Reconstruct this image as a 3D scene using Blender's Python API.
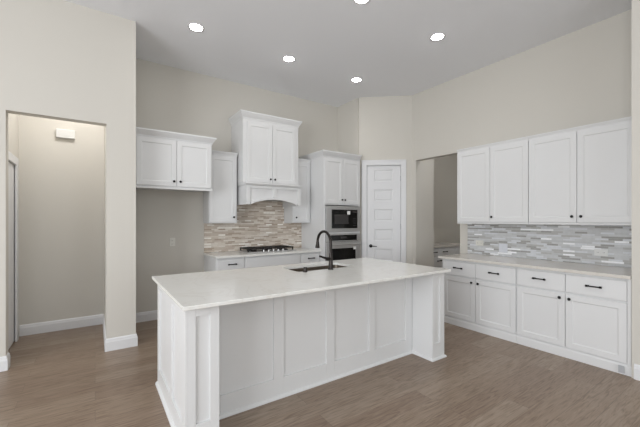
import bpy, bmesh, math
from mathutils import Vector, Matrix
for o in list(bpy.data.objects): bpy.data.objects.remove(o)
SC = bpy.context.scene
COL = SC.collection
PI = math.pi
CEIL = 3.66

# ------------------------------------------------------------ camera, world, lights, exposure
cd = bpy.data.cameras.new('camera')
cam = bpy.data.objects.new('camera', cd); COL.objects.link(cam)
cam.location = (0, 0, 1.4209); cam.rotation_euler = (PI/2, 0, -0.600)
cd.sensor_fit = 'HORIZONTAL'; cd.sensor_width = 36; cd.lens = 36*328.64/640
cd.shift_y = 6.42/640; cd.clip_start = 0.05
SC.camera = cam
SC.view_settings.view_transform = 'Standard'; SC.view_settings.look = 'None'
SC.view_settings.gamma = 1; SC.view_settings.use_curve_mapping = False
SC.view_settings.exposure = 0.04
w = bpy.data.worlds.new('world'); SC.world = w; w.use_nodes = True
w.node_tree.nodes['Background'].inputs[0].default_value = (0.86, 0.93, 1.0, 1)
w.node_tree.nodes['Background'].inputs[1].default_value = 0.15

def area(name, loc, rot, sx, sy, power, col):
    l = bpy.data.lights.new(name, 'AREA'); l.shape = 'RECTANGLE'; l.size = sx; l.size_y = sy
    l.energy = power; l.color = col
    o = bpy.data.objects.new(name, l); COL.objects.link(o); o.location = loc; o.rotation_euler = rot
    return o
area('window_daylight', (0.6, -3.9, 1.9), (PI/2, 0, 0), 5.0, 2.6, 100, (0.92, 0.965, 1.0))
area('side_window_daylight', (-3.9, 0.1, 1.8), (PI/2, 0, -PI/2), 4.0, 2.4, 250, (0.93, 0.965, 1.0))

# ------------------------------------------------------------ materials
def srgb(r, g, b):
    f = lambda c: (c/255/12.92 if c/255 <= .04045 else ((c/255+.055)/1.055)**2.4)
    return (f(r), f(g), f(b), 1)
def mat(name, rgb, rough=.5, metal=0, spec=.5, bump=0, bscale=60, var=0.0):
    m = bpy.data.materials.new(name); m.use_nodes = True
    nt = m.node_tree; b = nt.nodes['Principled BSDF']
    b.inputs['Base Color'].default_value = srgb(*rgb)
    b.inputs['Roughness'].default_value = rough; b.inputs['Metallic'].default_value = metal
    b.inputs['Specular IOR Level'].default_value = spec
    if bump or var:
        tc = nt.nodes.new('ShaderNodeTexCoord'); n = nt.nodes.new('ShaderNodeTexNoise')
        n.inputs['Scale'].default_value = bscale; n.inputs['Detail'].default_value = 3
        nt.links.new(tc.outputs['Object'], n.inputs['Vector'])
        if bump:
            bp = nt.nodes.new('ShaderNodeBump'); bp.inputs['Strength'].default_value = bump; bp.inputs['Distance'].default_value = .002
            nt.links.new(n.outputs['Fac'], bp.inputs['Height']); nt.links.new(bp.outputs[0], b.inputs['Normal'])
        if var:
            mr = nt.nodes.new('ShaderNodeMapRange'); mr.inputs[3].default_value = 1-var; mr.inputs[4].default_value = 1+var
            mx = nt.nodes.new('ShaderNodeVectorMath'); mx.operation = 'SCALE'; mx.inputs[0].default_value = srgb(*rgb)[:3]
            nt.links.new(n.outputs['Fac'], mr.inputs[0]); nt.links.new(mr.outputs[0], mx.inputs['Scale']); nt.links.new(mx.outputs[0], b.inputs['Base Color'])
    return m
M = {}
M['wall'] = mat('wall_paint', (208, 204, 196), .75, bump=.15, bscale=220, spec=.3)
M['ceiling'] = mat('ceiling_paint', (238, 239, 242), .9, bump=.15, bscale=180, spec=.2)
M['white'] = mat('cabinet_paint', (221, 221, 221), .38, var=.01, bscale=3)
M['trim'] = mat('trim_paint', (223, 223, 224), .4, var=.01, bscale=4)
M['black'] = mat('black_metal', (24, 23, 23), .35, .6, bump=.02)
M['faucet'] = mat('dark_bronze', (52, 48, 46), .28, .85, bump=.01)
M['steel'] = mat('brushed_steel', (205, 205, 205), .42, .85, bump=.05, bscale=300)
M['sinksteel'] = mat('sink_steel', (150, 139, 127), .3, .9, bump=.05, bscale=300)
M['glass'] = mat('black_glass', (14, 14, 15), .08, 0, bump=.005)
M['glassgrey'] = mat('grey_window_glass', (62, 60, 60), .15, 0, bump=.005)
M['paper'] = mat('sticker_paper', (238, 238, 236), .7, var=.02)
M['plate'] = mat('plate_plastic', (226, 226, 224), .4, var=.01)
M['beige_plate'] = mat('beige_plate_plastic', (222, 220, 212), .4, var=.01)
M['cool_plate'] = mat('cool_plate_plastic', (220, 222, 228), .4, var=.01)
M['grey_plate'] = mat('grey_plate_plastic', (176, 177, 180), .45, var=.01)
M['slot'] = mat('slot_dark', (60, 60, 60), .6, var=.02)
M['iron'] = mat('cast_iron', (34, 31, 30), .55, .3, bump=.1, bscale=200)

def nodes(name):
    m = bpy.data.materials.new(name); m.use_nodes = True
    return m, m.node_tree, m.node_tree.nodes['Principled BSDF']
def ramp(nt, stops, const=False):
    r = nt.nodes.new('ShaderNodeValToRGB'); cr = r.color_ramp
    if const: cr.interpolation = 'CONSTANT'
    while len(cr.elements) < len(stops): cr.elements.new(.5)
    for e, (p, c) in zip(cr.elements, stops): e.position = p; e.color = srgb(*c)
    return r
def floor_mat():
    m, nt, b = nodes('wood_plank_floor'); L = nt.links.new
    tc = nt.nodes.new('ShaderNodeTexCoord')
    br = nt.nodes.new('ShaderNodeTexBrick'); br.offset = .37; br.offset_frequency = 2
    for k, v in (('Scale', 1), ('Brick Width', 1.35), ('Row Height', .165), ('Mortar Size', .0013), ('Mortar Smooth', .3)): br.inputs[k].default_value = v
    br.inputs['Color1'].default_value = (0, 0, 0, 1); br.inputs['Color2'].default_value = (1, 1, 1, 1)
    br.inputs['Mortar'].default_value = (.5, .5, .5, 1)
    L(tc.outputs['Object'], br.inputs['Vector'])
    plank = ramp(nt, [(0, (141, 122, 106)), (.5, (150, 132, 115)), (1, (158, 142, 126))])
    L(br.outputs['Color'], plank.inputs[0])
    # grain: stretched noise, shifted per plank
    mp = nt.nodes.new('ShaderNodeMapping'); mp.inputs['Scale'].default_value = (1.6, 17, 1)
    off = nt.nodes.new('ShaderNodeVectorMath'); off.operation = 'MULTIPLY_ADD'
    off.inputs[1].default_value = (7, 7, 7)
    L(br.outputs['Color'], off.inputs[0]); L(tc.outputs['Object'], off.inputs[2])
    L(off.outputs[0], mp.inputs['Vector'])
    n = nt.nodes.new('ShaderNodeTexNoise'); n.inputs['Scale'].default_value = 2.0; n.inputs['Detail'].default_value = 8; n.inputs['Distortion'].default_value = 2.2
    L(mp.outputs[0], n.inputs['Vector'])
    gr = ramp(nt, [(.32, (188, 178, 168)), (.5, (234, 230, 226)), (.7, (255, 255, 255))]); L(n.outputs['Fac'], gr.inputs[0])
    mx = nt.nodes.new('ShaderNodeMix'); mx.data_type = 'RGBA'; mx.blend_type = 'MULTIPLY'; mx.inputs[0].default_value = .85
    L(plank.outputs[0], mx.inputs[6]); L(gr.outputs[0], mx.inputs[7])
    mx2 = nt.nodes.new('ShaderNodeMix'); mx2.data_type = 'RGBA'; mx2.inputs[7].default_value = srgb(70, 58, 48)
    mf = nt.nodes.new('ShaderNodeMath'); mf.operation = 'MULTIPLY'; mf.inputs[1].default_value = .55
    L(br.outputs['Fac'], mf.inputs[0]); L(mf.outputs[0], mx2.inputs[0]); L(mx.outputs[2], mx2.inputs[6]); L(mx2.outputs[2], b.inputs['Base Color'])
    b.inputs['Roughness'].default_value = .36
    bp = nt.nodes.new('ShaderNodeBump'); bp.inputs['Strength'].default_value = .15; bp.inputs['Distance'].default_value = .002
    L(n.outputs['Fac'], bp.inputs['Height']); L(bp.outputs[0], b.inputs['Normal'])
    return m
M['floor'] = floor_mat()
def tile_mat(name, axis, stops, mortar, light, lw=.11):
    m, nt, b = nodes(name); L = nt.links.new
    tc = nt.nodes.new('ShaderNodeTexCoord'); sp = nt.nodes.new('ShaderNodeSeparateXYZ'); cb = nt.nodes.new('ShaderNodeCombineXYZ')
    L(tc.outputs['Object'], sp.inputs[0]); L(sp.outputs[axis], cb.inputs[0]); L(sp.outputs[2], cb.inputs[1])
    br = nt.nodes.new('ShaderNodeTexBrick'); br.offset = .43; br.offset_frequency = 2; br.squash = 1.6; br.squash_frequency = 3
    for k, v in (('Scale', 1), ('Brick Width', lw), ('Row Height', .0225), ('Mortar Size', .0012), ('Mortar Smooth', .2)): br.inputs[k].default_value = v
    br.inputs['Color1'].default_value = (0, 0, 0, 1); br.inputs['Color2'].default_value = (1, 1, 1, 1); br.inputs['Mortar'].default_value = (.5, .5, .5, 1)
    L(cb.outputs[0], br.inputs['Vector'])
    r = ramp(nt, stops, True); L(br.outputs['Color'], r.inputs[0])
    n = nt.nodes.new('ShaderNodeTexNoise'); n.inputs['Scale'].default_value = 25; n.inputs['Detail'].default_value = 4
    L(cb.outputs[0], n.inputs['Vector'])
    mr = nt.nodes.new('ShaderNodeMapRange'); mr.inputs[3].default_value = .86; mr.inputs[4].default_value = 1.12; L(n.outputs['Fac'], mr.inputs[0])
    sc = nt.nodes.new('ShaderNodeVectorMath'); sc.operation = 'SCALE'; L(r.outputs[0], sc.inputs[0]); L(mr.outputs[0], sc.inputs['Scale'])
    mx = nt.nodes.new('ShaderNodeMix'); mx.data_type = 'RGBA'; mx.inputs[7].default_value = srgb(*mortar)
    L(br.outputs['Fac'], mx.inputs[0]); L(sc.outputs[0], mx.inputs[6]); L(mx.outputs[2], b.inputs['Base Color'])
    rr = nt.nodes.new('ShaderNodeMapRange'); rr.inputs[3].default_value = .15; rr.inputs[4].default_value = .5
    L(br.outputs['Color'], rr.inputs[0]); L(rr.outputs[0], b.inputs['Roughness'])
    bp = nt.nodes.new('ShaderNodeBump'); bp.inputs['Strength'].default_value = .3; bp.inputs['Distance'].default_value = .002; bp.invert = True
    L(br.outputs['Fac'], bp.inputs['Height']); L(bp.outputs[0], b.inputs['Normal'])
    return m
M['tile_warm_lit'] = tile_mat('warm_lit_mosaic', 0, [(0, (182, 166, 150)), (.2, (208, 196, 182)), (.42, (218, 208, 196)), (.6, (196, 181, 167)), (.74, (226, 218, 208)), (.92, (250, 246, 238))], (206, 194, 182), 0, .11)  # range wall mosaic, warmer light painted into the tile colours
M['tile_cool_lit'] = tile_mat('cool_lit_mosaic', 1, [(0, (166, 165, 162)), (.18, (208, 209, 210)), (.42, (196, 197, 198)), (.58, (216, 218, 222)), (.78, (184, 183, 181)), (.92, (250, 251, 253))], (200, 199, 197), 0, .12)  # same mosaic on the right wall, cooler light painted into its colours
def quartz(name, base, vein):
    m, nt, b = nodes(name); L = nt.links.new
    tc = nt.nodes.new('ShaderNodeTexCoord'); n = nt.nodes.new('ShaderNodeTexNoise')
    n.inputs['Scale'].default_value = 2.2; n.inputs['Detail'].default_value = 8; n.inputs['Distortion'].default_value = 1.8
    L(tc.outputs['Object'], n.inputs['Vector'])
    r = ramp(nt, [(0, base), (.47, base), (.5, vein), (.53, base), (1, base)]); L(n.outputs['Fac'], r.inputs[0])
    n2 = nt.nodes.new('ShaderNodeTexNoise'); n2.inputs['Scale'].default_value = 140; L(tc.outputs['Object'], n2.inputs['Vector'])
    mr = nt.nodes.new('ShaderNodeMapRange'); mr.inputs[3].default_value = .96; mr.inputs[4].default_value = 1.03; L(n2.outputs['Fac'], mr.inputs[0])
    sc = nt.nodes.new('ShaderNodeVectorMath'); sc.operation = 'SCALE'; L(r.outputs[0], sc.inputs[0]); L(mr.outputs[0], sc.inputs['Scale'])
    L(sc.outputs[0], b.inputs['Base Color']); b.inputs['Roughness'].default_value = .16
    return m
M['quartz'] = quartz('pale_quartz', (232, 231, 227), (226, 224, 219))
M['quartz_beige'] = quartz('beige_quartz', (214, 209, 202), (210, 204, 196))
def emit_mat():
    m, nt, b = nodes('lamp_lens')
    b.inputs['Base Color'].default_value = (.9, .9, .9, 1)
    b.inputs['Emission Color'].default_value = (1, .98, .94, 1); b.inputs['Emission Strength'].default_value = 42
    return m
M['lamp'] = emit_mat()

# ------------------------------------------------------------ mesh helpers
class MB:
    def __init__(s): s.bm = bmesh.new()
    def box(s, x0, x1, y0, y1, z0, z1, bev=0.0):
        if bev:
            t = bmesh.new(); MB._b(t, x0, x1, y0, y1, z0, z1)
            bmesh.ops.bevel(t, geom=list(t.edges), offset=bev, segments=2, affect='EDGES', profile=.6)
            me = bpy.data.meshes.new('t'); t.to_mesh(me); t.free(); s.bm.from_mesh(me); bpy.data.meshes.remove(me)
        else: MB._b(s.bm, x0, x1, y0, y1, z0, z1)
        return s
    @staticmethod
    def _b(bm, x0, x1, y0, y1, z0, z1):
        v = [bm.verts.new(p) for p in ((x0,y0,z0),(x1,y0,z0),(x1,y1,z0),(x0,y1,z0),(x0,y0,z1),(x1,y0,z1),(x1,y1,z1),(x0,y1,z1))]
        for f in ((3,2,1,0),(4,5,6,7),(0,1,5,4),(1,2,6,5),(2,3,7,6),(3,0,4,7)): bm.faces.new([v[i] for i in f])
    def rings(s, rings, caps=True):
        vs = [[s.bm.verts.new(p) for p in r] for r in rings]; n = len(vs[0])
        for a, b in zip(vs, vs[1:]):
            for i in range(n): s.bm.faces.new((a[i], a[(i+1) % n], b[(i+1) % n], b[i]))
        if caps: s.bm.faces.new(list(reversed(vs[0]))); s.bm.faces.new(vs[-1])
        return s
    def lathe(s, prof, centre=(0,0,0), axis='z', n=24):
        R = []
        for r, h in prof:
            ring = []
            for i in range(n):
                a = 2*PI*i/n; c, d = r*math.cos(a), r*math.sin(a)
                p = {'z': (c, d, h), 'y': (c, h, d), 'x': (h, c, d)}[axis]
                ring.append(tuple(p[k]+centre[k] for k in range(3)))
            R.append(ring)
        return s.rings(R)
    def tube(s, pts, rads, n=12):
        pts = [Vector(p) for p in pts]
        if not isinstance(rads, (list, tuple)): rads = [rads]*len(pts)
        R = []; up = None
        for i, p in enumerate(pts):
            t = (pts[min(i+1, len(pts)-1)] - pts[max(i-1, 0)]).normalized()
            if up is None: up = t.orthogonal().normalized()
            up = (up - t*up.dot(t)).normalized(); v = t.cross(up)
            R.append([p + (up*math.cos(2*PI*k/n) + v*math.sin(2*PI*k/n))*rads[i] for k in range(n)])
        return s.rings(R)
    def prism(s, poly, y0, y1):            # polygon in x,z extruded along y
        a = [s.bm.verts.new((x, y0, z)) for x, z in poly]; b = [s.bm.verts.new((x, y1, z)) for x, z in poly]
        s.bm.faces.new(a); s.bm.faces.new(list(reversed(b))); n = len(poly)
        for i in range(n): s.bm.faces.new((a[(i+1) % n], a[i], b[i], b[(i+1) % n]))
        return s
    def build(s, name, m, parent=None, smooth=False, label=None, loc=None, rotz=0):
        bmesh.ops.recalc_face_normals(s.bm, faces=list(s.bm.faces))
        me = bpy.data.meshes.new(name); s.bm.to_mesh(me); s.bm.free()
        me.materials.append(M[m] if isinstance(m, str) else m)
        o = bpy.data.objects.new(name, me); COL.objects.link(o)
        if parent: o.parent = parent
        if loc: o.location = loc
        if rotz: o.rotation_euler = (0, 0, rotz)
        if smooth:
            for p in me.polygons: p.use_smooth = True
            md = o.modifiers.new('edges', 'EDGE_SPLIT'); md.split_angle = math.radians(35)
        if label: o['label'] = label
        return o
def tag(o, label, cat, group=None):
    o['label'] = label; o['category'] = cat
    if group: o['group'] = group
    return o
def thing(name, label, cat, loc=(0,0,0), rotz=0, group=None):
    o = bpy.data.objects.new(name, None); COL.objects.link(o); o.location = loc; o.rotation_euler = (0,0,rotz)
    o.empty_display_size = .1
    return tag(o, label, cat, group)
def struct(o): o['kind'] = 'structure'; return o
def sbox(name, m, *b): return struct(MB().box(*b).build(name, m))

# ------------------------------------------------------------ the setting
XA0, XR, YB = -4.0, 7.4, -4.0
WA, WB, WL, WH = 5.19, 4.70, 4.24, 5.39        # wall planes: range wall, cabinet wall, left wall, hall wall
sbox('floor', 'floor', XA0-.15, XR+.15, YB-.15, 5.6, -.1, 0)
sbox('ceiling', 'ceiling', XA0-.15, XR+.15, YB-.15, 5.6, CEIL, CEIL+.1)
# range wall with the short return beside the tall cabinet
sbox('wall_back', 'wall', .378, 3.972, WA, WA+.12, 0, CEIL)
# partition between hall and refrigerator niche, fused with the left wall and the opening header
lw = MB()
lw.box(.101, .380, WL, WH+.1, 0, CEIL)
lw.box(-.698, .101, WL, WL+.12, 2.461, CEIL)
lw.box(XA0, -.698, WL, WL+.12, 0, CEIL)
struct(lw.build('wall_left', 'wall'))
hw = MB(); hw.box(-.90, .101, WH, WH+.1, 0, CEIL)
struct(hw.build('wall_hall', 'wall'))
hs = MB()
hs.box(-.90, -.770, 5.255, WH, 0, CEIL); hs.box(-.90, -.770, WL+.12, 5.255, 2.06, CEIL)
struct(hs.build('wall_hall_side', 'wall'))
# return, diagonal pantry wall
PA = Vector((3.972, 4.5565)); PB = Vector((4.70, 3.94)); PD = (PB-PA); PL = PD.length; PDn = PD/PL
PROT = math.atan2(PDn.y, PDn.x)
pw = MB(); pw.box(3.972, 4.07, 4.58, WA+.12, 0, CEIL)
struct(pw.build('wall_return', 'wall'))
dg = MB(); dg.box(0, .138, 0, .11, 0, CEIL); dg.box(.765, PL, 0, .11, 0, CEIL); dg.box(.138, .765, 0, .11, 2.415, CEIL)
struct(dg.build('wall_diagonal', 'wall', loc=(PA.x, PA.y, 0), rotz=PROT))
# cabinet wall with the opening to the butler's pantry
bw = MB()
bw.box(WB, WB+.12, .858, 3.0, 0, CEIL); bw.box(WB, WB+.12, 3.0, 3.853, 2.48, CEIL); bw.box(WB, 5.2, 3.853, 3.95, 0, CEIL)
struct(bw.build('wall_right', 'wall'))
st = MB(); st.box(3.985, WB+.12, YB, .858, 0, CEIL); struct(st.build('wall_right_stub', 'wall'))
bp = MB(); bp.box(5.1, XR, 4.56, 4.66, 0, CEIL); bp.box(5.1, 5.2, 3.95, 4.56, 0, CEIL); struct(bp.build('wall_pantry', 'wall'))
sbox('wall_pantry_end', 'wall', XR, XR+.12, .7, 4.66, 0, CEIL)
sbox('wall_pantry_front', 'wall', WB+.12, XR, .7, .82, 0, CEIL)
# walls behind the camera, with wide window openings
fw = MB(); fw.box(XA0, -1.9, YB-.12, YB, 0, CEIL); fw.box(3.1, 3.985, YB-.12, YB, 0, CEIL); fw.box(-1.9, 3.1, YB-.12, YB, 0, .6); fw.box(-1.9, 3.1, YB-.12, YB, 3.2, CEIL)
struct(fw.build('wall_front', 'wall'))
sw = MB(); sw.box(XA0-.12, XA0, YB, -1.9, 0, CEIL); sw.box(XA0-.12, XA0, 2.1, WL+.12, 0, CEIL); sw.box(XA0-.12, XA0, -1.9, 2.1, 0, .6); sw.box(XA0-.12, XA0, -1.9, 2.1, 3.0, CEIL)
struct(sw.build('wall_side', 'wall'))

def base_prof(h=.135, t=.016):                   # (out, z)
    return [(0, 0), (t, 0), (t, h*.72), (t*.75, h*.78), (t*.65, h*.9), (t*.3, h*.97), (0, h)]
def baseboard(name, path, h=.135, t=.016):       # path of xy points, the room on its left-hand side when walking
    P = [Vector(p) for p in path]; n = len(P); offs = []
    for i in range(n):
        d1 = (P[i]-P[i-1]).normalized() if i else None; d2 = (P[i+1]-P[i]).normalized() if i < n-1 else None
        a = d1 or d2; b = d2 or d1
        n1 = Vector((-a.y, a.x)); n2 = Vector((-b.y, b.x)); m_ = (n1+n2); m_ = m_/(m_.dot(n1))
        offs.append(m_)
    mb = MB()
    R = [[(P[i].x+offs[i].x*o, P[i].y+offs[i].y*o, z) for o, z in base_prof(h, t)] for i in range(n)]
    mb.rings(R)
    return struct(mb.build(name, 'trim'))
baseboard('baseboard_hall', [(.100, WH), (-.762, WH)])
baseboard('baseboard_niche', [(1.38, WA), (.379, WA)])
baseboard('baseboard_partition', [(.380, WA-.02), (.380, WL), (.101, WL), (.101, WH-.02)])
baseboard('baseboard_left', [(-.698, WL+.11), (-.698, WL), (XA0, WL)])
baseboard('baseboard_right', [(3.985, YB), (3.985, .84)])
baseboard('baseboard_jamb', [(5.19, 3.853), (4.70, 3.853)])
# hall door in the side wall: casing, slab
hd = thing('door_1', 'white hall door in its casing, seen edge on at the far left', 'door', (-.770, 4.36, 0)); struct(hd)
del hd['category']
c = MB(); c.box(0, .018, .80, .89, 0, 2.06, .003); c.box(0, .018, 0, .89, 2.06, 2.15, .003)
c.build('door_casing', 'trim', hd)
c = MB(); c.box(-.045, -.008, .02, .895, .01, 2.055); c.build('door_slab', 'trim', hd)

# pantry door, five panels above the island line and one more below
pd = thing('door_2', 'white six panel pantry door in the angled corner', 'door', (PA.x, PA.y, 0), PROT); struct(pd)
del pd['category']
c = MB()
for x0, x1, z0, z1 in ((.052, .146, 0, 2.508), (.757, .850, 0, 2.508), (.146, .757, 2.413, 2.508)):
    c.box(x0, x1, -.020, 0, z0, z1, .004)
c.box(.060, .070, -.026, -.018, 0, 2.50); c.box(.832, .842, -.026, -.018, 0, 2.50); c.box(.060, .842, -.026, -.018, 2.49, 2.50)
c.box(.140, .149, 0, .105, 0, 2.413); c.box(.754, .763, 0, .105, 0, 2.413); c.box(.140, .763, 0, .105, 2.407, 2.413)
c.build('door_casing', 'trim', pd)
zs = [(2.332, 2.116), (1.973, 1.757), (1.614, 1.398), (1.255, 1.039), (.896, .680), (.537, .321)]
c = MB(); X0, X1, a, b_ = .152, .751, .286, .618
c.box(X0, a, .012, .048, .008, 2.403, .0015); c.box(b_, X1, .012, .048, .008, 2.403, .0015)
ed = [2.403] + [z for p in zs for z in p] + [.008]
for k in range(0, len(ed), 2): c.box(a, b_, .012, .048, ed[k+1], ed[k])
for z1, z0 in zs:
    def rg(i, y): return [(a+i, y, z0+i), (b_-i, y, z0+i), (b_-i, y, z1-i), (a+i, y, z1-i)]
    c.rings([rg(0, .012), rg(.003, .024), rg(.016, .027), rg(.030, .027), rg(.036, .018)], caps=False)
    c.bm.faces.new([c.bm.verts.new(p) for p in rg(.036, .018)])
slab = c.build('door_slab', 'trim', pd)
k = MB(); k.lathe([(.0, -.006), (.030, -.006), (.030, .004), (.026, .012), (.012, .014)], (.219, 0, .948), 'y')
k.lathe([(.0, -.055), (.011, -.052), (.011, .012)], (.219, 0, .948), 'y', 16)
k.tube([(.219, -.050, .948), (.25, -.053, .948), (.30, -.050, .945), (.325, -.047, .943)], [.009, .008, .007, .006])
k.build('door_handle', 'black', slab, True, label='black lever handle')
for z in (.35, 1.3, 2.17):
    MB().lathe([(0, z-.05), (.006, z-.05), (.006, z+.05), (0, z+.05)], (.752, .008, 0), 'z', 10).build('hinge', 'grey_plate', slab, True, label='small metal hinge')

# ------------------------------------------------------------ cabinets
G = .0025
def shaker_bm(x0, x1, z0, z1, yf, t=.019, fr=.058, rec=.0068):
    def r(i, y): return [(x0+i, y, z0+i), (x1-i, y, z0+i), (x1-i, y, z1-i), (x0+i, y, z1-i)]
    mb = MB(); mb.rings([r(0, yf+t), r(0, yf+.002), r(.002, yf), r(fr, yf), r(fr+.002, yf+.003), r(fr+.008, yf+rec)])
    return mb
def slab_bm(x0, x1, z0, z1, yf, t=.019):
    def r(i, y): return [(x0+i, y, z0+i), (x1-i, y, z0+i), (x1-i, y, z1-i), (x0+i, y, z1-i)]
    mb = MB(); mb.rings([r(0, yf+t), r(0, yf+.003), r(.003, yf)])
    return mb
def knob(par, x, yf, z, s=1.0):
    mb = MB(); mb.lathe([(.0, .0), (.007*s, .0), (.006*s, -.012), (.014*s, -.017), (.0155*s, -.023), (.012*s, -.028), (0, -.030)], (x, yf, z), 'y', 16)
    return mb.build('knob', 'black', par, True, label='round black knob')
def pull(par, x, yf, z, L=.108):
    mb = MB()
    mb.tube([(x-L/2, yf-.026, z), (x+L/2, yf-.026, z)], .0065, 8)
    for s in (-1, 1):
        mb.tube([(x+s*L*.42, yf, z), (x+s*L*.42, yf-.026, z)], [.0085, .0060], 8)
        mb.lathe([(0, -.009), (.011, -.009), (.011, .009), (0, .009)], (x+s*L/2, yf-.026, z), 'x', 8)
    return mb.build('pull', 'black', par, True, label='black bar pull')
def crown_bm(w, dep, z0, z1, proj, left=True, right=True):
    H = z1-z0; mb = MB(); R = []
    for o, t in ((.0, 0), (.006, 0), (.008, .18), (.35*proj, .32), (.62*proj, .52), (.85*proj, .74), (proj*.9, .78), (proj, .80), (proj, 1.0)):
        o_ = o; l = o_ if left else 0; r = o_ if right else 0
        z = z0+H*t
        R.append([(-l, -dep-o_, z), (w+r, -dep-o_, z), (w+r, 0, z), (-l, 0, z)])
    return mb.rings(R)
def cabinet(name, label, cat, loc, rotz, w, dep, z0, z1, doors=(), drawers=(), crown=None, group=None, extra=None, rail=None, base=None, panels=()):
    """local x runs along the front, the back is at y=0, door faces at y=-dep"""
    t = thing(name, label, cat, loc, rotz, group)
    yf = -dep; d = dep-.0195
    MB().box(0, w, -d, -.001, z0, z1, .0015).build('carcass', 'white', t)
    for (x0, x1, a, b, kx, kz) in doors:
        o = shaker_bm(x0+G, x1-G, a+G, b-G, yf).build('door', 'white', t)
        if kx is not None: knob(o, kx, yf, kz)
    for (x0, x1, a, b, px, pz, kind) in drawers:
        o = (slab_bm if kind == 's' else shaker_bm)(x0+G, x1-G, a+G, b-G, yf).build('drawer' if px is not None else 'false_front', 'white', t)
        if px is not None: pull(o, px, yf, pz)
    if crown: 
        a, b, pr, l, r = crown
        crown_bm(w, d, a, b, pr, l, r).build('crown_moulding', 'white', t)
    if rail:
        MB().box(0, w, -d-.012, -d+.012, z0-rail, z0, .003).build('light_rail', 'white', t)
    if base:
        mb = MB(); h = base
        mb.rings([[(0, -d-o, z), (w, -d-o, z), (w, -d, z), (0, -d, z)] for o, z in ((.016, 0.001), (.016, h*.8), (.006, h))])
        mb.build('base_trim', 'white', t)
    return t
RB = -PI/2
# wall A uppers
cabinet('wall_cabinet', 'white two door cabinet mounted over the empty refrigerator space', 'cabinet', (.383, WA, 0), 0, .943, .64, 1.845, 2.46,
        doors=[(.025, .487, 1.85, 2.448, .452, 1.915), (.487, .930, 1.85, 2.448, .530, 1.915)], crown=(2.455, 2.545, .05, False, True), rail=.03)
cabinet('wall_cabinet', 'narrow white upper cabinet left of the range hood, with black knob', 'cabinet', (1.372, WA, 0), 0, .424, .33, 1.37, 2.40,
        doors=[(.004, .406, 1.385, 2.375, .363, 1.462)], crown=(2.385, 2.44, .028, False, False))
cabinet('wall_cabinet', 'tall white two door cabinet stacked directly over the range hood', 'cabinet', (1.815, WA, 0), 0, .955, .52, 1.985, 2.955,
        doors=[(.06, .4775, 1.995, 2.905, .44, 2.052), (.4775, .895, 1.995, 2.905, .515, 2.052)], crown=(2.94, 3.045, .05, True, True))
cabinet('wall_cabinet', 'narrow white upper cabinet between the hood and the oven tower', 'cabinet', (2.775, WA, 0), 0, .352, .33, 1.37, 2.43,
        doors=[(.015, .335, 1.385, 2.41, .055, 1.462)], crown=(2.415, 2.475, .025, False, False))
# range hood
h = thing('range_hood', 'white wooden range hood with arched lower front above the cooktop', 'range hood', (1.83, WA-.011, 0))
W = .93; ya = -.575; 
poly = [(0, 1.652), (.055, 1.652)]
for i in range(0, 17):
    u = i/16; x = .075+u*.78; poly.append((x, 1.655+.078*math.sin(PI*u)**.8))
poly += [(W-.055, 1.652), (W, 1.652), (W, 1.935), (0, 1.935)]
MB().prism(poly, ya, ya+.022).build('arched_front', 'white', h)
fr = MB()
for x0, x1 in ((0, .06), (.435, .495), (W-.06, W)): fr.box(x0, x1, ya-.018, ya, 1.766 if x0 == .435 else 1.652, 1.935, .002)
fr.box(.06, .435, ya-.018, ya, 1.895, 1.935, .002); fr.box(.495, W-.06, ya-.018, ya, 1.895, 1.935, .002)
p2 = [(x, z+.030) for x, z in poly[2:19]]
fr.prism([(x, z) for x, z in poly[2:19]] + list(reversed(p2)), ya-.0175, ya)
fr.build('face_moulding', 'white', h)
MB().box(0, .02, ya+.022, 0, 1.652, 1.935, .002).build('side_panel', 'white', h)
MB().box(W-.02, W, ya+.022, 0, 1.652, 1.935, .002).build('side_panel', 'white', h)
MB().box(.02, W-.02, ya+.022, 0, 1.76, 1.80).build('vent_insert', 'steel', h, label='steel vent underside')
lg = MB(); lg.rings([[(-o*.3, ya-o, z), (W+o*.3, ya-o, z), (W+o*.3, 0, z), (-o*.3, 0, z)] for o, z in ((0, 1.935), (.018, 1.94), (.03, 1.955), (.045, 1.96), (.045, 1.982))])
lg.build('ledge_moulding', 'white', h)

# oven tower
def zY(z): return z
ot = cabinet('oven_tower', 'tall white cabinet housing microwave and wall oven beside the pantry door', 'cabinet', (3.132, WA, 0), 0, .795, .74, 1.675, 2.49,
        doors=[(.012, .397, 1.695, 2.465, .365, 1.765), (.397, .783, 1.695, 2.465, .43, 1.765)], crown=(2.475, 2.575, .05, True, False))
d = .74-.0195
MB().box(0, .036, -d, -.001, 0, 1.675, .001).build('side_panel', 'white', ot)
MB().box(.759, .795, -d, -.001, 0, 1.675, .001).build('side_panel', 'white', ot)
MB().box(.036, .759, -d, -.001, 0, .49, .001).build('lower_box', 'white', ot)
MB().box(.036, .759, -.03, -.001, .49, 1.675).build('back_panel', 'white', ot)
MB().box(.036, .759, -d, -.03, 1.185, 1.215, .001).build('middle_rail', 'white', ot)
dr = slab_bm(.02, .775, .12, .47, -.74).build('drawer', 'white', ot); pull(dr, .397, -.74, .38)
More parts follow.
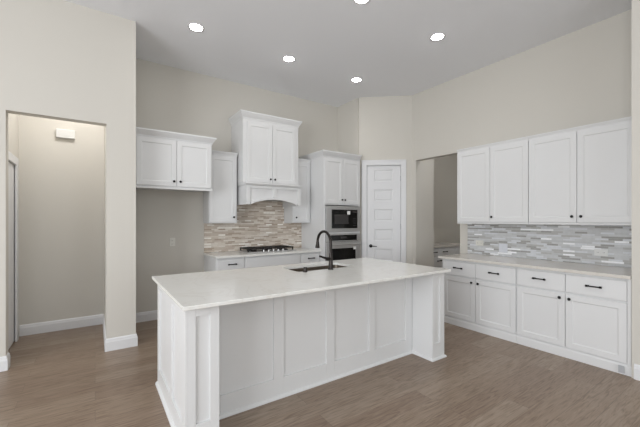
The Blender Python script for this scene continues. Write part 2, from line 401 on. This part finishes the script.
# microwave (built-in with trim kit)
mw = thing('microwave', 'built-in stainless microwave with black glass door and white sticker', 'microwave', (3.132, WA, 0))
yf = -.742
t = MB(); x0, x1, z0, z1 = .040, .778, 1.219, 1.660
ix0, ix1, iz0, iz1 = .148, .709, 1.277, 1.598
for b in ((x0, ix0, z0, z1), (ix1, x1, z0, z1), (ix0, ix1, z0, iz0), (ix0, ix1, iz1, z1)): t.box(b[0], b[1], yf-.002, yf+.02, b[2], b[3], .002)
t.build('trim_frame', 'steel', mw)
MB().box(.16, .69, yf+.03, -.2, 1.25, 1.62).build('body', 'iron', mw)
dd = MB().box(ix0+.001, .585, yf-.012, yf+.02, iz0+.001, iz1-.001, .004).build('door', 'glass', mw)
MB().box(.20, .50, yf-.014, yf-.011, 1.352, 1.515, .001).build('door_window', 'glassgrey', dd)
cp = MB().box(.587, ix1-.001, yf-.012, yf+.02, iz0+.001, iz1-.001, .004).build('control_panel', 'glass', mw)
for r in range(4):
    for q in range(3):
        MB().box(.612+q*.028, .630+q*.028, yf-.0135, yf-.011, 1.315+r*.04, 1.332+r*.04, .001).build('button', 'glassgrey', cp)
MB().box(.60, .69, yf-.0135, yf-.011, 1.545, 1.575).build('display', 'glassgrey', cp)
MB().box(.475, .540, yf-.0135, yf-.0115, 1.515, 1.575).build('sticker', 'paper', dd, label='white paper sticker on the glass')
# wall oven
ov = thing('wall_oven', 'stainless wall oven under the microwave, with black glass door', 'oven', (3.132, WA, 0))
MB().box(.05, .745, -d, -.04, .50, 1.178).build('body', 'iron', ov)
cpn = MB().box(.040, .778, -.744, -.7215, 1.052, 1.182, .003).build('control_panel', 'steel', ov)
MB().box(.125, .700, -.7465, -.743, 1.068, 1.162, .001).build('control_glass', 'glass', cpn)
MB().box(.34, .47, -.748, -.746, 1.10, 1.135, .0005).build('display', 'glassgrey', cpn)
od = MB().box(.040, .778, -.750, -.7215, .50, 1.046, .004).build('oven_door', 'steel', ov)
MB().box(.125, .665, -.753, -.7495, .56, .935, .002).build('door_glass', 'glass', od)
hb = MB(); hb.tube([(.06, -.80, 1.005), (.758, -.80, 1.005)], .012, 12)
for x in (.10, .718): hb.tube([(x, -.75, 1.005), (x, -.80, 1.005)], .008, 10)
hb.build('oven_handle', 'steel', od, True)
MB().box(.615, .675, -.7545, -.753, .905, .955).build('sticker', 'paper', od, label='white paper sticker')

# wall A base run
FA = .62
cabinet('base_cabinet', 'white base cabinet left of the cooktop, with one top drawer', 'cabinet', (1.384, WA, 0), 0, .417, FA, 0, .884,
        drawers=[(.01, .407, .715, .865, .225, .79, 's')], doors=[(.01, .407, .11, .70, .365, .64)], base=.09)
cabinet('base_cabinet', 'white base cabinet under the gas cooktop, with plain false front', 'cabinet', (1.803, WA, 0), 0, .945, FA, 0, .884,
        drawers=[(.01, .935, .715, .865, None, None, 's')], doors=[(.01, .4725, .11, .70, .44, .64), (.4725, .935, .11, .70, .505, .64)], base=.09)
cabinet('base_cabinet', 'white base cabinet between cooktop and oven tower, with top drawer', 'cabinet', (2.750, WA, 0), 0, .380, FA, 0, .884,
        drawers=[(.01, .37, .715, .865, .19, .79, 's')], doors=[(.01, .37, .11, .70, .335, .64)], base=.09)
tag(MB().box(1.372, 3.131, 4.545, WA-.001, .885, .915, .003).build('countertop', 'quartz'), 'pale quartz countertop under the warm-lit mosaic, holding the cooktop', 'countertop')
bs = MB().box(1.385, 3.131, WA-.0105, WA-.001, .916, 1.369); bs.box(1.800, 2.770, WA-.0105, WA-.001, 1.369, 1.74)
tag(bs.build('backsplash', 'tile_warm_lit'), 'tan and cream linear mosaic backsplash, warm light in its tint, behind the gas cooktop', 'backsplash')
# cooktop
ck = thing('cooktop', 'black gas cooktop with iron grates set in the quartz counter', 'cooktop', (1.905, 4.70, .916))
MB().box(0, .85, 0, .42, 0, .012, .004).build('base_plate', 'steel', ck)
for g in range(3):
    x0 = .02+g*.27; x1 = x0+.262; mb = MB()
    for y in (.075, .40): mb.box(x0, x1, y-.007, y+.007, .046, .064, .002)
    for x in (x0+.007, x1-.007): mb.box(x-.007, x+.007, .075, .40, .046, .064, .002)
    for q in (1, 2, 3): mb.box(x0+q*.262/4-.006, x0+q*.262/4+.006, .075, .40, .048, .066, .002)
    for y in (.155, .24, .32): mb.box(x0, x1, y-.006, y+.006, .048, .066, .002)
    for x in (x0+.01, x1-.01):
        for y in (.08, .395): mb.box(x-.008, x+.008, y-.008, y+.008, .012, .048)
    mb.build('grate', 'iron', ck, label='cast iron grate')
for x, y in ((.15, .14), (.15, .32), (.42, .23), (.70, .14), (.70, .32)):
    MB().lathe([(0, .012), (.045, .012), (.045, .022), (.034, .024), (.032, .031), (0, .032)], (x, y, 0)).build('burner', 'iron', ck, True)
for i in range(5):
    MB().lathe([(0, .012), (.017, .012), (.016, .034), (.012, .038), (0, .038)], (.27+i*.085, .035, 0), 'z', 16).build('control_knob', 'steel', ck, True)

# wall B base run and uppers
DB = .70
YR0, YM, YR1 = 2.832, 1.846, .862
def pair_base(y0, y1, label):
    w_ = y0-y1; m_ = w_/2 if y1 > 1 else (1.846-1.371)
    e0 = .025 if y0 > 2 else .004; e1 = w_-.004 if y1 > 1 else 1.846-.892
    return cabinet('base_cabinet', label, 'cabinet', (WB, y0, 0), RB, w_, DB, 0, .884,
        drawers=[(e0, m_, .675, .862, (e0+m_)/2, .780, 's'), (m_, e1, .675, .862, (m_+e1)/2, .775, 's')],
        doors=[(e0, m_, .105, .660, m_-.045, .615), (m_, e1, .105, .660, m_+.040, .613)], base=.10)
pair_base(YR0, YM+.001, 'white two drawer base cabinet at the pantry end of the right run')
b2 = pair_base(YM-.001, YR1, 'white two drawer base cabinet nearest the camera in the right run')
MB().box(.955, .982, -.7005, -.6815, .10, .884, .001).build('filler_strip', 'white', b2)
tag(MB().box(3.972, WB-.001, .862, 2.868, .885, .915, .003).build('countertop', 'quartz_beige'), 'beige quartz countertop along the right wall under cool-lit mosaic', 'countertop')
tag(MB().box(WB-.010, WB-.001, .86, 2.867, .916, 1.368).build('backsplash', 'tile_cool_lit'), 'linear mosaic backsplash, cool light in its grey tint, under the right wall cabinets', 'backsplash')
DU = .33
def up(y0, y1, doors, label):
    return cabinet('wall_cabinet', label, 'cabinet', (WB, y0, 0), RB, y0-y1, DU, 1.385, 2.405, doors=doors, crown=(2.395, 2.445, .022, False, False), rail=.018)
U0 = 2.840
up(U0, 1.878, [(.004, U0-2.353, 1.392, 2.395, None, None), (U0-2.353, U0-1.880, 1.392, 2.395, U0-2.323, 1.461)], 'white two door upper cabinet nearest the pantry opening, one knob showing')
U2_ = 1.876
up(U2_, .862, [(.002, U2_-1.388, 1.392, 2.395, U2_-1.429, 1.459), (U2_-1.388, U2_-.905, 1.392, 2.395, U2_-1.346, 1.459)], 'white two door upper cabinet nearest the camera on the right wall')

# butler's pantry cabinets seen through the opening
cabinet('base_cabinet', 'white drawer cabinet in the dim pantry seen through the opening', 'cabinet', (5.215, 4.556, 0), 0, 1.3, .60, 0, .884,
        drawers=[(.005, .27, .72, .87, .1375, .80, 's'), (.27, .82, .72, .87, .46, .80, 's'), (.005, .55, .52, .71, .2775, .63, 's'), (.55, .82, .52, .71, .69, .63, 's'), (.82, 1.29, .52, .87, 1.05, .75, 's')],
        doors=[(.005, .41, .11, .51, .37, .46), (.41, .82, .11, .51, .45, .46), (.82, 1.29, .11, .51, .86, .46)], base=.09)
tag(MB().box(5.205, 6.53, 3.935, 4.556, .885, .915, .003).build('countertop', 'quartz_beige'), 'short pantry countertop glimpsed through the wall opening', 'countertop')

# ------------------------------------------------------------ island
isl = thing('kitchen_island', 'long white panelled kitchen island in the middle of the floor', 'island', (0, 0, 0))
def panelled(name, x0, x1, z0, z1, yb, yf, stiles, rb, rt, parent, lab=None):
    """raised stiles and rails on a flat board, front toward -y"""
    mb = MB(); mb.box(x0, x1, yf+.014, yb, z0, z1)
    for a, b in stiles: mb.box(a, b, yf, yf+.014, z0, z1, .002)
    for (a, b), (c_, d_) in zip(stiles, stiles[1:]):
        mb.box(b, c_, yf, yf+.014, z0, rb, .002); mb.box(b, c_, yf, yf+.014, rt, z1, .002)
    return mb.build(name, 'white', parent, label=lab)
ZT = .889
panelled('seating_panel', .655, 2.7995, 0, ZT, 2.376, 2.347, [(.655, .74), (1.165, 1.255), (1.675, 1.765), (2.18, 2.26), (2.70, 2.7995)], .158, .868, isl)
def post(x0, x1, dx):
    mb = MB(); mb.box(x0, x1, 2.104, 2.346, 0, ZT, .001)
    for a, b in ((x0, x0+dx), (x1-.058, x1)): mb.box(a, b, 2.09, 2.104, 0, ZT, .0015)
    mb.box(x0+dx, x1-.058, 2.09, 2.104, 0, .165, .0015); mb.box(x0+dx, x1-.058, 2.09, 2.104, .828, ZT, .0015)
    return mb.build('end_post', 'white', isl)
post(.4605, .653, .048); post(2.8, 2.981, .045)
# end panels face -x and +x
def side(x_out, sgn, y0, y1, stiles):
    mb = MB(); a, b = sorted((x_out+sgn*-.014, x_out+sgn*-.032)); mb.box(a, b, max(y0, 2.3465), y1, 0, ZT)
    c_, d_ = sorted((x_out, x_out-sgn*.014))
    for s0, s1 in stiles: mb.box(c_, d_, s0, s1, 0, ZT, .0015)
    for (s0, s1), (t0, t1) in zip(stiles, stiles[1:]):
        mb.box(c_, d_, s1, t0, 0, .150, .0015); mb.box(c_, d_, s1, t0, .828, ZT, .0015)
    return mb.build('end_panel', 'white', isl)
side(.4465, -1, 2.09, 3.15, [(2.09, 2.195), (2.515, 2.58), (3.07, 3.15)])
side(2.9955, 1, 2.09, 3.15, [(2.09, 2.195), (2.515, 2.58), (3.07, 3.15)])
kb = MB(); kb.box(  .478, 2.963, 3.131, 3.149, .10, ZT); kb.box(  .478, 2.963, 3.07, 3.09, 0, .10)
kb.build('working_side', 'white', isl)
for i in range(4):
    x0 = .49+i*.62
    o = MB(); s_ = shaker_bm(-x0-.61, -x0, .12, .86, 0); me = s_.build('door', 'white', isl); me.rotation_euler = (0, 0, PI); me.location = (0, 3.169, 0); o.bm.free()
# shoe moulding
def shoe(name, path):
    P = [Vector(p) for p in path]; mb = MB(); n = len(P); offs = []
    for i in range(n):
        a = (P[i]-P[i-1]).normalized() if i else (P[1]-P[0]).normalized(); b = (P[i+1]-P[i]).normalized() if i < n-1 else a
        n1 = Vector((-a.y, a.x)); n2 = Vector((-b.y, b.x)); m_ = (n1+n2); offs.append(m_/m_.dot(n1))
    mb.rings([[(P[i].x+offs[i].x*o, P[i].y+offs[i].y*o, z) for o, z in ((0, .001), (.018, .001), (.016, .012), (.009, .02), (0, .024))] for i in range(n)])
    return mb.build(name, 'white', isl)
shoe('shoe_moulding', [(2.9955, 3.15), (2.9955, 2.09), (2.80, 2.09), (2.80, 2.347), (.653, 2.347), (.653, 2.09), (.4465, 2.09), (.4465, 3.15)])
# countertop with sink cut-out
SX0, SX1, SY0, SY1 = 1.63, 2.36, 2.755, 3.11
CX0, CX1, CY0, CY1, CZ0, CZ1 = .420, 3.008, 2.02, 3.29, .890, .915
mb = MB(); e = .003
def rr(x0, x1, y0, y1, z, r, k=6):
    out = []
    for cx, cy, a0 in ((x1-r, y1-r, 0), (x0+r, y1-r, 90), (x0+r, y0+r, 180), (x1-r, y0+r, 270)):
        for i in range(k):
            a_ = math.radians(a0+90*i/(k-1)); out.append((cx+r*math.cos(a_), cy+r*math.sin(a_), z))
    return out
RS = .032
mb.rings([rr(SX0, SX1, SY0, SY1, CZ0, RS), rr(CX0+e, CX1-e, CY0+e, CY1-e, CZ0, .002), rr(CX0, CX1, CY0, CY1, CZ0+e, .002), rr(CX0, CX1, CY0, CY1, CZ1-e, .002),
          rr(CX0+e, CX1-e, CY0+e, CY1-e, CZ1, .002), rr(SX0, SX1, SY0, SY1, CZ1, RS), rr(SX0, SX1, SY0, SY1, CZ0, RS)], caps=False)
bmesh.ops.remove_doubles(mb.bm, verts=list(mb.bm.verts), dist=1e-5)
tag(mb.build('countertop', 'quartz'), 'large pale quartz countertop on the white island, holding the sink', 'countertop')
# sink
sk = thing('kitchen_sink', 'dark steel undermount sink basin set into the island countertop', 'sink', ((SX0+SX1)/2, (SY0+SY1)/2, .66))
hx, hy = (SX1-SX0)/2+.004, (SY1-SY0)/2+.004
mb = MB(); mb.rings([rr(-hx-.015, hx+.015, -hy-.015, hy+.015, .229, RS+.015), rr(-hx, hx, -hy, hy, .229, RS), rr(-hx+.006, hx-.006, -hy+.006, hy-.006, .03, RS), rr(-hx+.03, hx-.03, -hy+.03, hy-.03, .005, RS-.02)], caps=False)
mb.bm.faces.new([mb.bm.verts.new(p) for p in rr(-hx+.03, hx-.03, -hy+.03, hy-.03, .005, RS-.02)])
mb.build('basin', 'sinksteel', sk)
MB().lathe([(0, .006), (.045, .006), (.045, .009), (.03, .0075), (0, .0075)], (0, .05, 0)).build('drain', 'faucet', sk, True)
# faucet
fx, fy = 1.980, 2.700
fc = thing('kitchen_faucet', 'dark gooseneck pull-down faucet standing beside the island sink', 'faucet', (fx, fy, .915))
mb = MB(); mb.lathe([(0, 0), (.028, 0), (.028, .008), (.023, .016), (.021, .10), (.0195, .13), (.0165, .16), (.0165, .165)], (0, 0, 0))
mb.build('body', 'faucet', fc, True)
pts = [(0, 0, .15), (0, 0, .20), (0, 0, .255)]; r_ = .120
for i in range(1, 17):
    a_ = PI*i/16; pts.append((0, r_-r_*math.cos(a_), .265+r_*math.sin(a_)))
mb = MB(); mb.tube(pts, .0142, 14); mb.build('gooseneck', 'faucet', fc, True)
mb = MB(); mb.tube([(0, .24, .270), (0, .2402, .250), (0, .243, .212), (0, .2435, .204)], [.0165, .018, .0245, .023], 16); mb.build('spray_head', 'faucet', fc, True)
mb = MB(); mb.tube([(-.005, 0, .108), (-.052, 0, .112)], [.020, .018], 14); mb.tube([(-.040, 0, .115), (-.08, .0, .126), (-.138, 0, .146)], [.013, .0115, .010], 10)
mb.build('lever_handle', 'faucet', fc, True)
tag(MB().lathe([(0, 0), (.022, 0), (.022, .006), (.0185, .009), (.0185, .042), (.016, .047), (0, .048)], (0, 0, 0)).build('air_switch', 'faucet', None, True, loc=(1.685, 2.715, .9155)),
    'short dark round disposal button left of the faucet', 'sink button')

# ------------------------------------------------------------ outlets, chime, vent plates
def plate(name, label, cat, loc, rotz, w_, h_, m_, kind):
    t = thing(name, label, cat, loc, rotz)
    MB().box(-w_/2, w_/2, -.006, 0, -h_/2, h_/2, .002).build('cover_plate', m_, t)
    if kind == 'outlet_h':
        for s in (-1, 1):
            o = MB().box(s*w_*.22-.017, s*w_*.22+.017, -.0085, -.006, -.014, .014, .002).build('socket', m_, t)
            for q in (-1, 1): MB().box(s*w_*.22+q*.006-.0012, s*w_*.22+q*.006+.0012, -.0088, -.0084, -.006, .005).build('slot', 'slot', o)
    if kind == 'outlet_v':
        for s in (-1, 1):
            o = MB().box(-.017, .017, -.0085, -.006, s*h_*.22-.014, s*h_*.22+.014, .002).build('socket', m_, t)
            for q in (-1, 1): MB().box(q*.006-.0012, q*.006+.0012, -.0088, -.0084, s*h_*.22-.006, s*h_*.22+.005).build('slot', 'slot', o)
    if kind == 'switch':
        for s in (-1, 1): MB().box(s*.024-.017, s*.024+.017, -.010, -.006, -.034, .034, .002).build('rocker', m_, t)
    return t
plate('wall_outlet', 'pale electrical outlet on the empty refrigerator niche wall', 'outlet', (.932, WA, 1.096), 0, .074, .118, 'beige_plate', 'outlet_v')
plate('wall_outlet', 'beige sideways outlet at the pantry end of the cool-lit mosaic', 'outlet', (WB-.0105, 2.675, 1.080), RB, .118, .076, 'beige_plate', 'outlet_h')
plate('light_switch', 'pale bluish switch plate on the cool-lit mosaic beside the beige outlet', 'switch', (WB-.0105, 2.335, 1.03), RB, .116, .122, 'cool_plate', 'switch')
plate('wall_outlet', 'white sideways outlet at the camera end of the cool-lit mosaic', 'outlet', (WB-.0105, 1.264, 1.055), RB, .120, .076, 'plate', 'outlet_h')
pl = plate('wall_outlet', 'small grey outlet plate low on the right end of base cabinets', 'outlet', (3.983, .927, .053), RB, .042, .066, 'grey_plate', 'none')
ch = thing('door_chime', 'small white door chime box high on the hall wall', 'door chime', (-.315, WH, 2.533))
MB().box(-.096, .096, -.045, -.001, -.055, .055, .006).build('cover', 'plate', ch)
mb = MB()
for i in range(5): mb.box(-.08, .08, -.047, -.044, -.03+i*.016, -.026+i*.016)
mb.build('grille', 'plate', ch)

# ------------------------------------------------------------ downlights
spots = [(.967, 3.963, 'recessed ceiling light farthest left, near the range wall'),
         (2.221, 4.008, 'recessed ceiling light in front of the range hood, middle of the back row'),
         (3.442, 4.000, 'recessed ceiling light nearest the pantry corner'),
         (3.451, 2.503, 'recessed ceiling light farthest right, near the cabinet wall'),
         (2.223, 2.499, 'recessed ceiling light at the top edge of the picture, above the island'),
         (.967, 2.50, None)]
for x, y, lab in spots:
    if lab:
        t = thing('ceiling_light', lab, 'ceiling light', (x, y, CEIL), 0, 'recessed ceiling lights')
        MB().lathe([(.070, -.001), (.092, -.001), (.092, -.004), (.088, -.007), (.074, -.008), (.068, -.004)], (0, 0, 0), 'z', 32).build('trim_ring', 'trim', t, True)
        MB().lathe([(0, -.001), (.0675, -.001), (.0675, -.006), (.05, -.014), (0, -.017)], (0, 0, 0), 'z', 32).build('lens', 'lamp', t, True)
    l = bpy.data.lights.new('downlight', 'SPOT'); l.energy = 14; l.spot_size = math.radians(130); l.spot_blend = 1.0; l.shadow_soft_size = .07; l.color = (1, .97, .93)
    o = bpy.data.objects.new('downlight', l); COL.objects.link(o); o.location = (x, y, CEIL-.02)
l = bpy.data.lights.new('pantry_fill', 'POINT'); l.energy = 24; l.shadow_soft_size = .15  # added fill light without a fixture, brightens the pantry opening
o = bpy.data.objects.new('pantry_fill', l); COL.objects.link(o); o.location = (5.25, 2.5, 3.2)
area('hall_fill', (-.05, 4.55, 3.4), (math.radians(33), 0, math.radians(38)), .35, .25, 14, (1, .99, .98))  # unseen fill added to brighten the hall wall and door
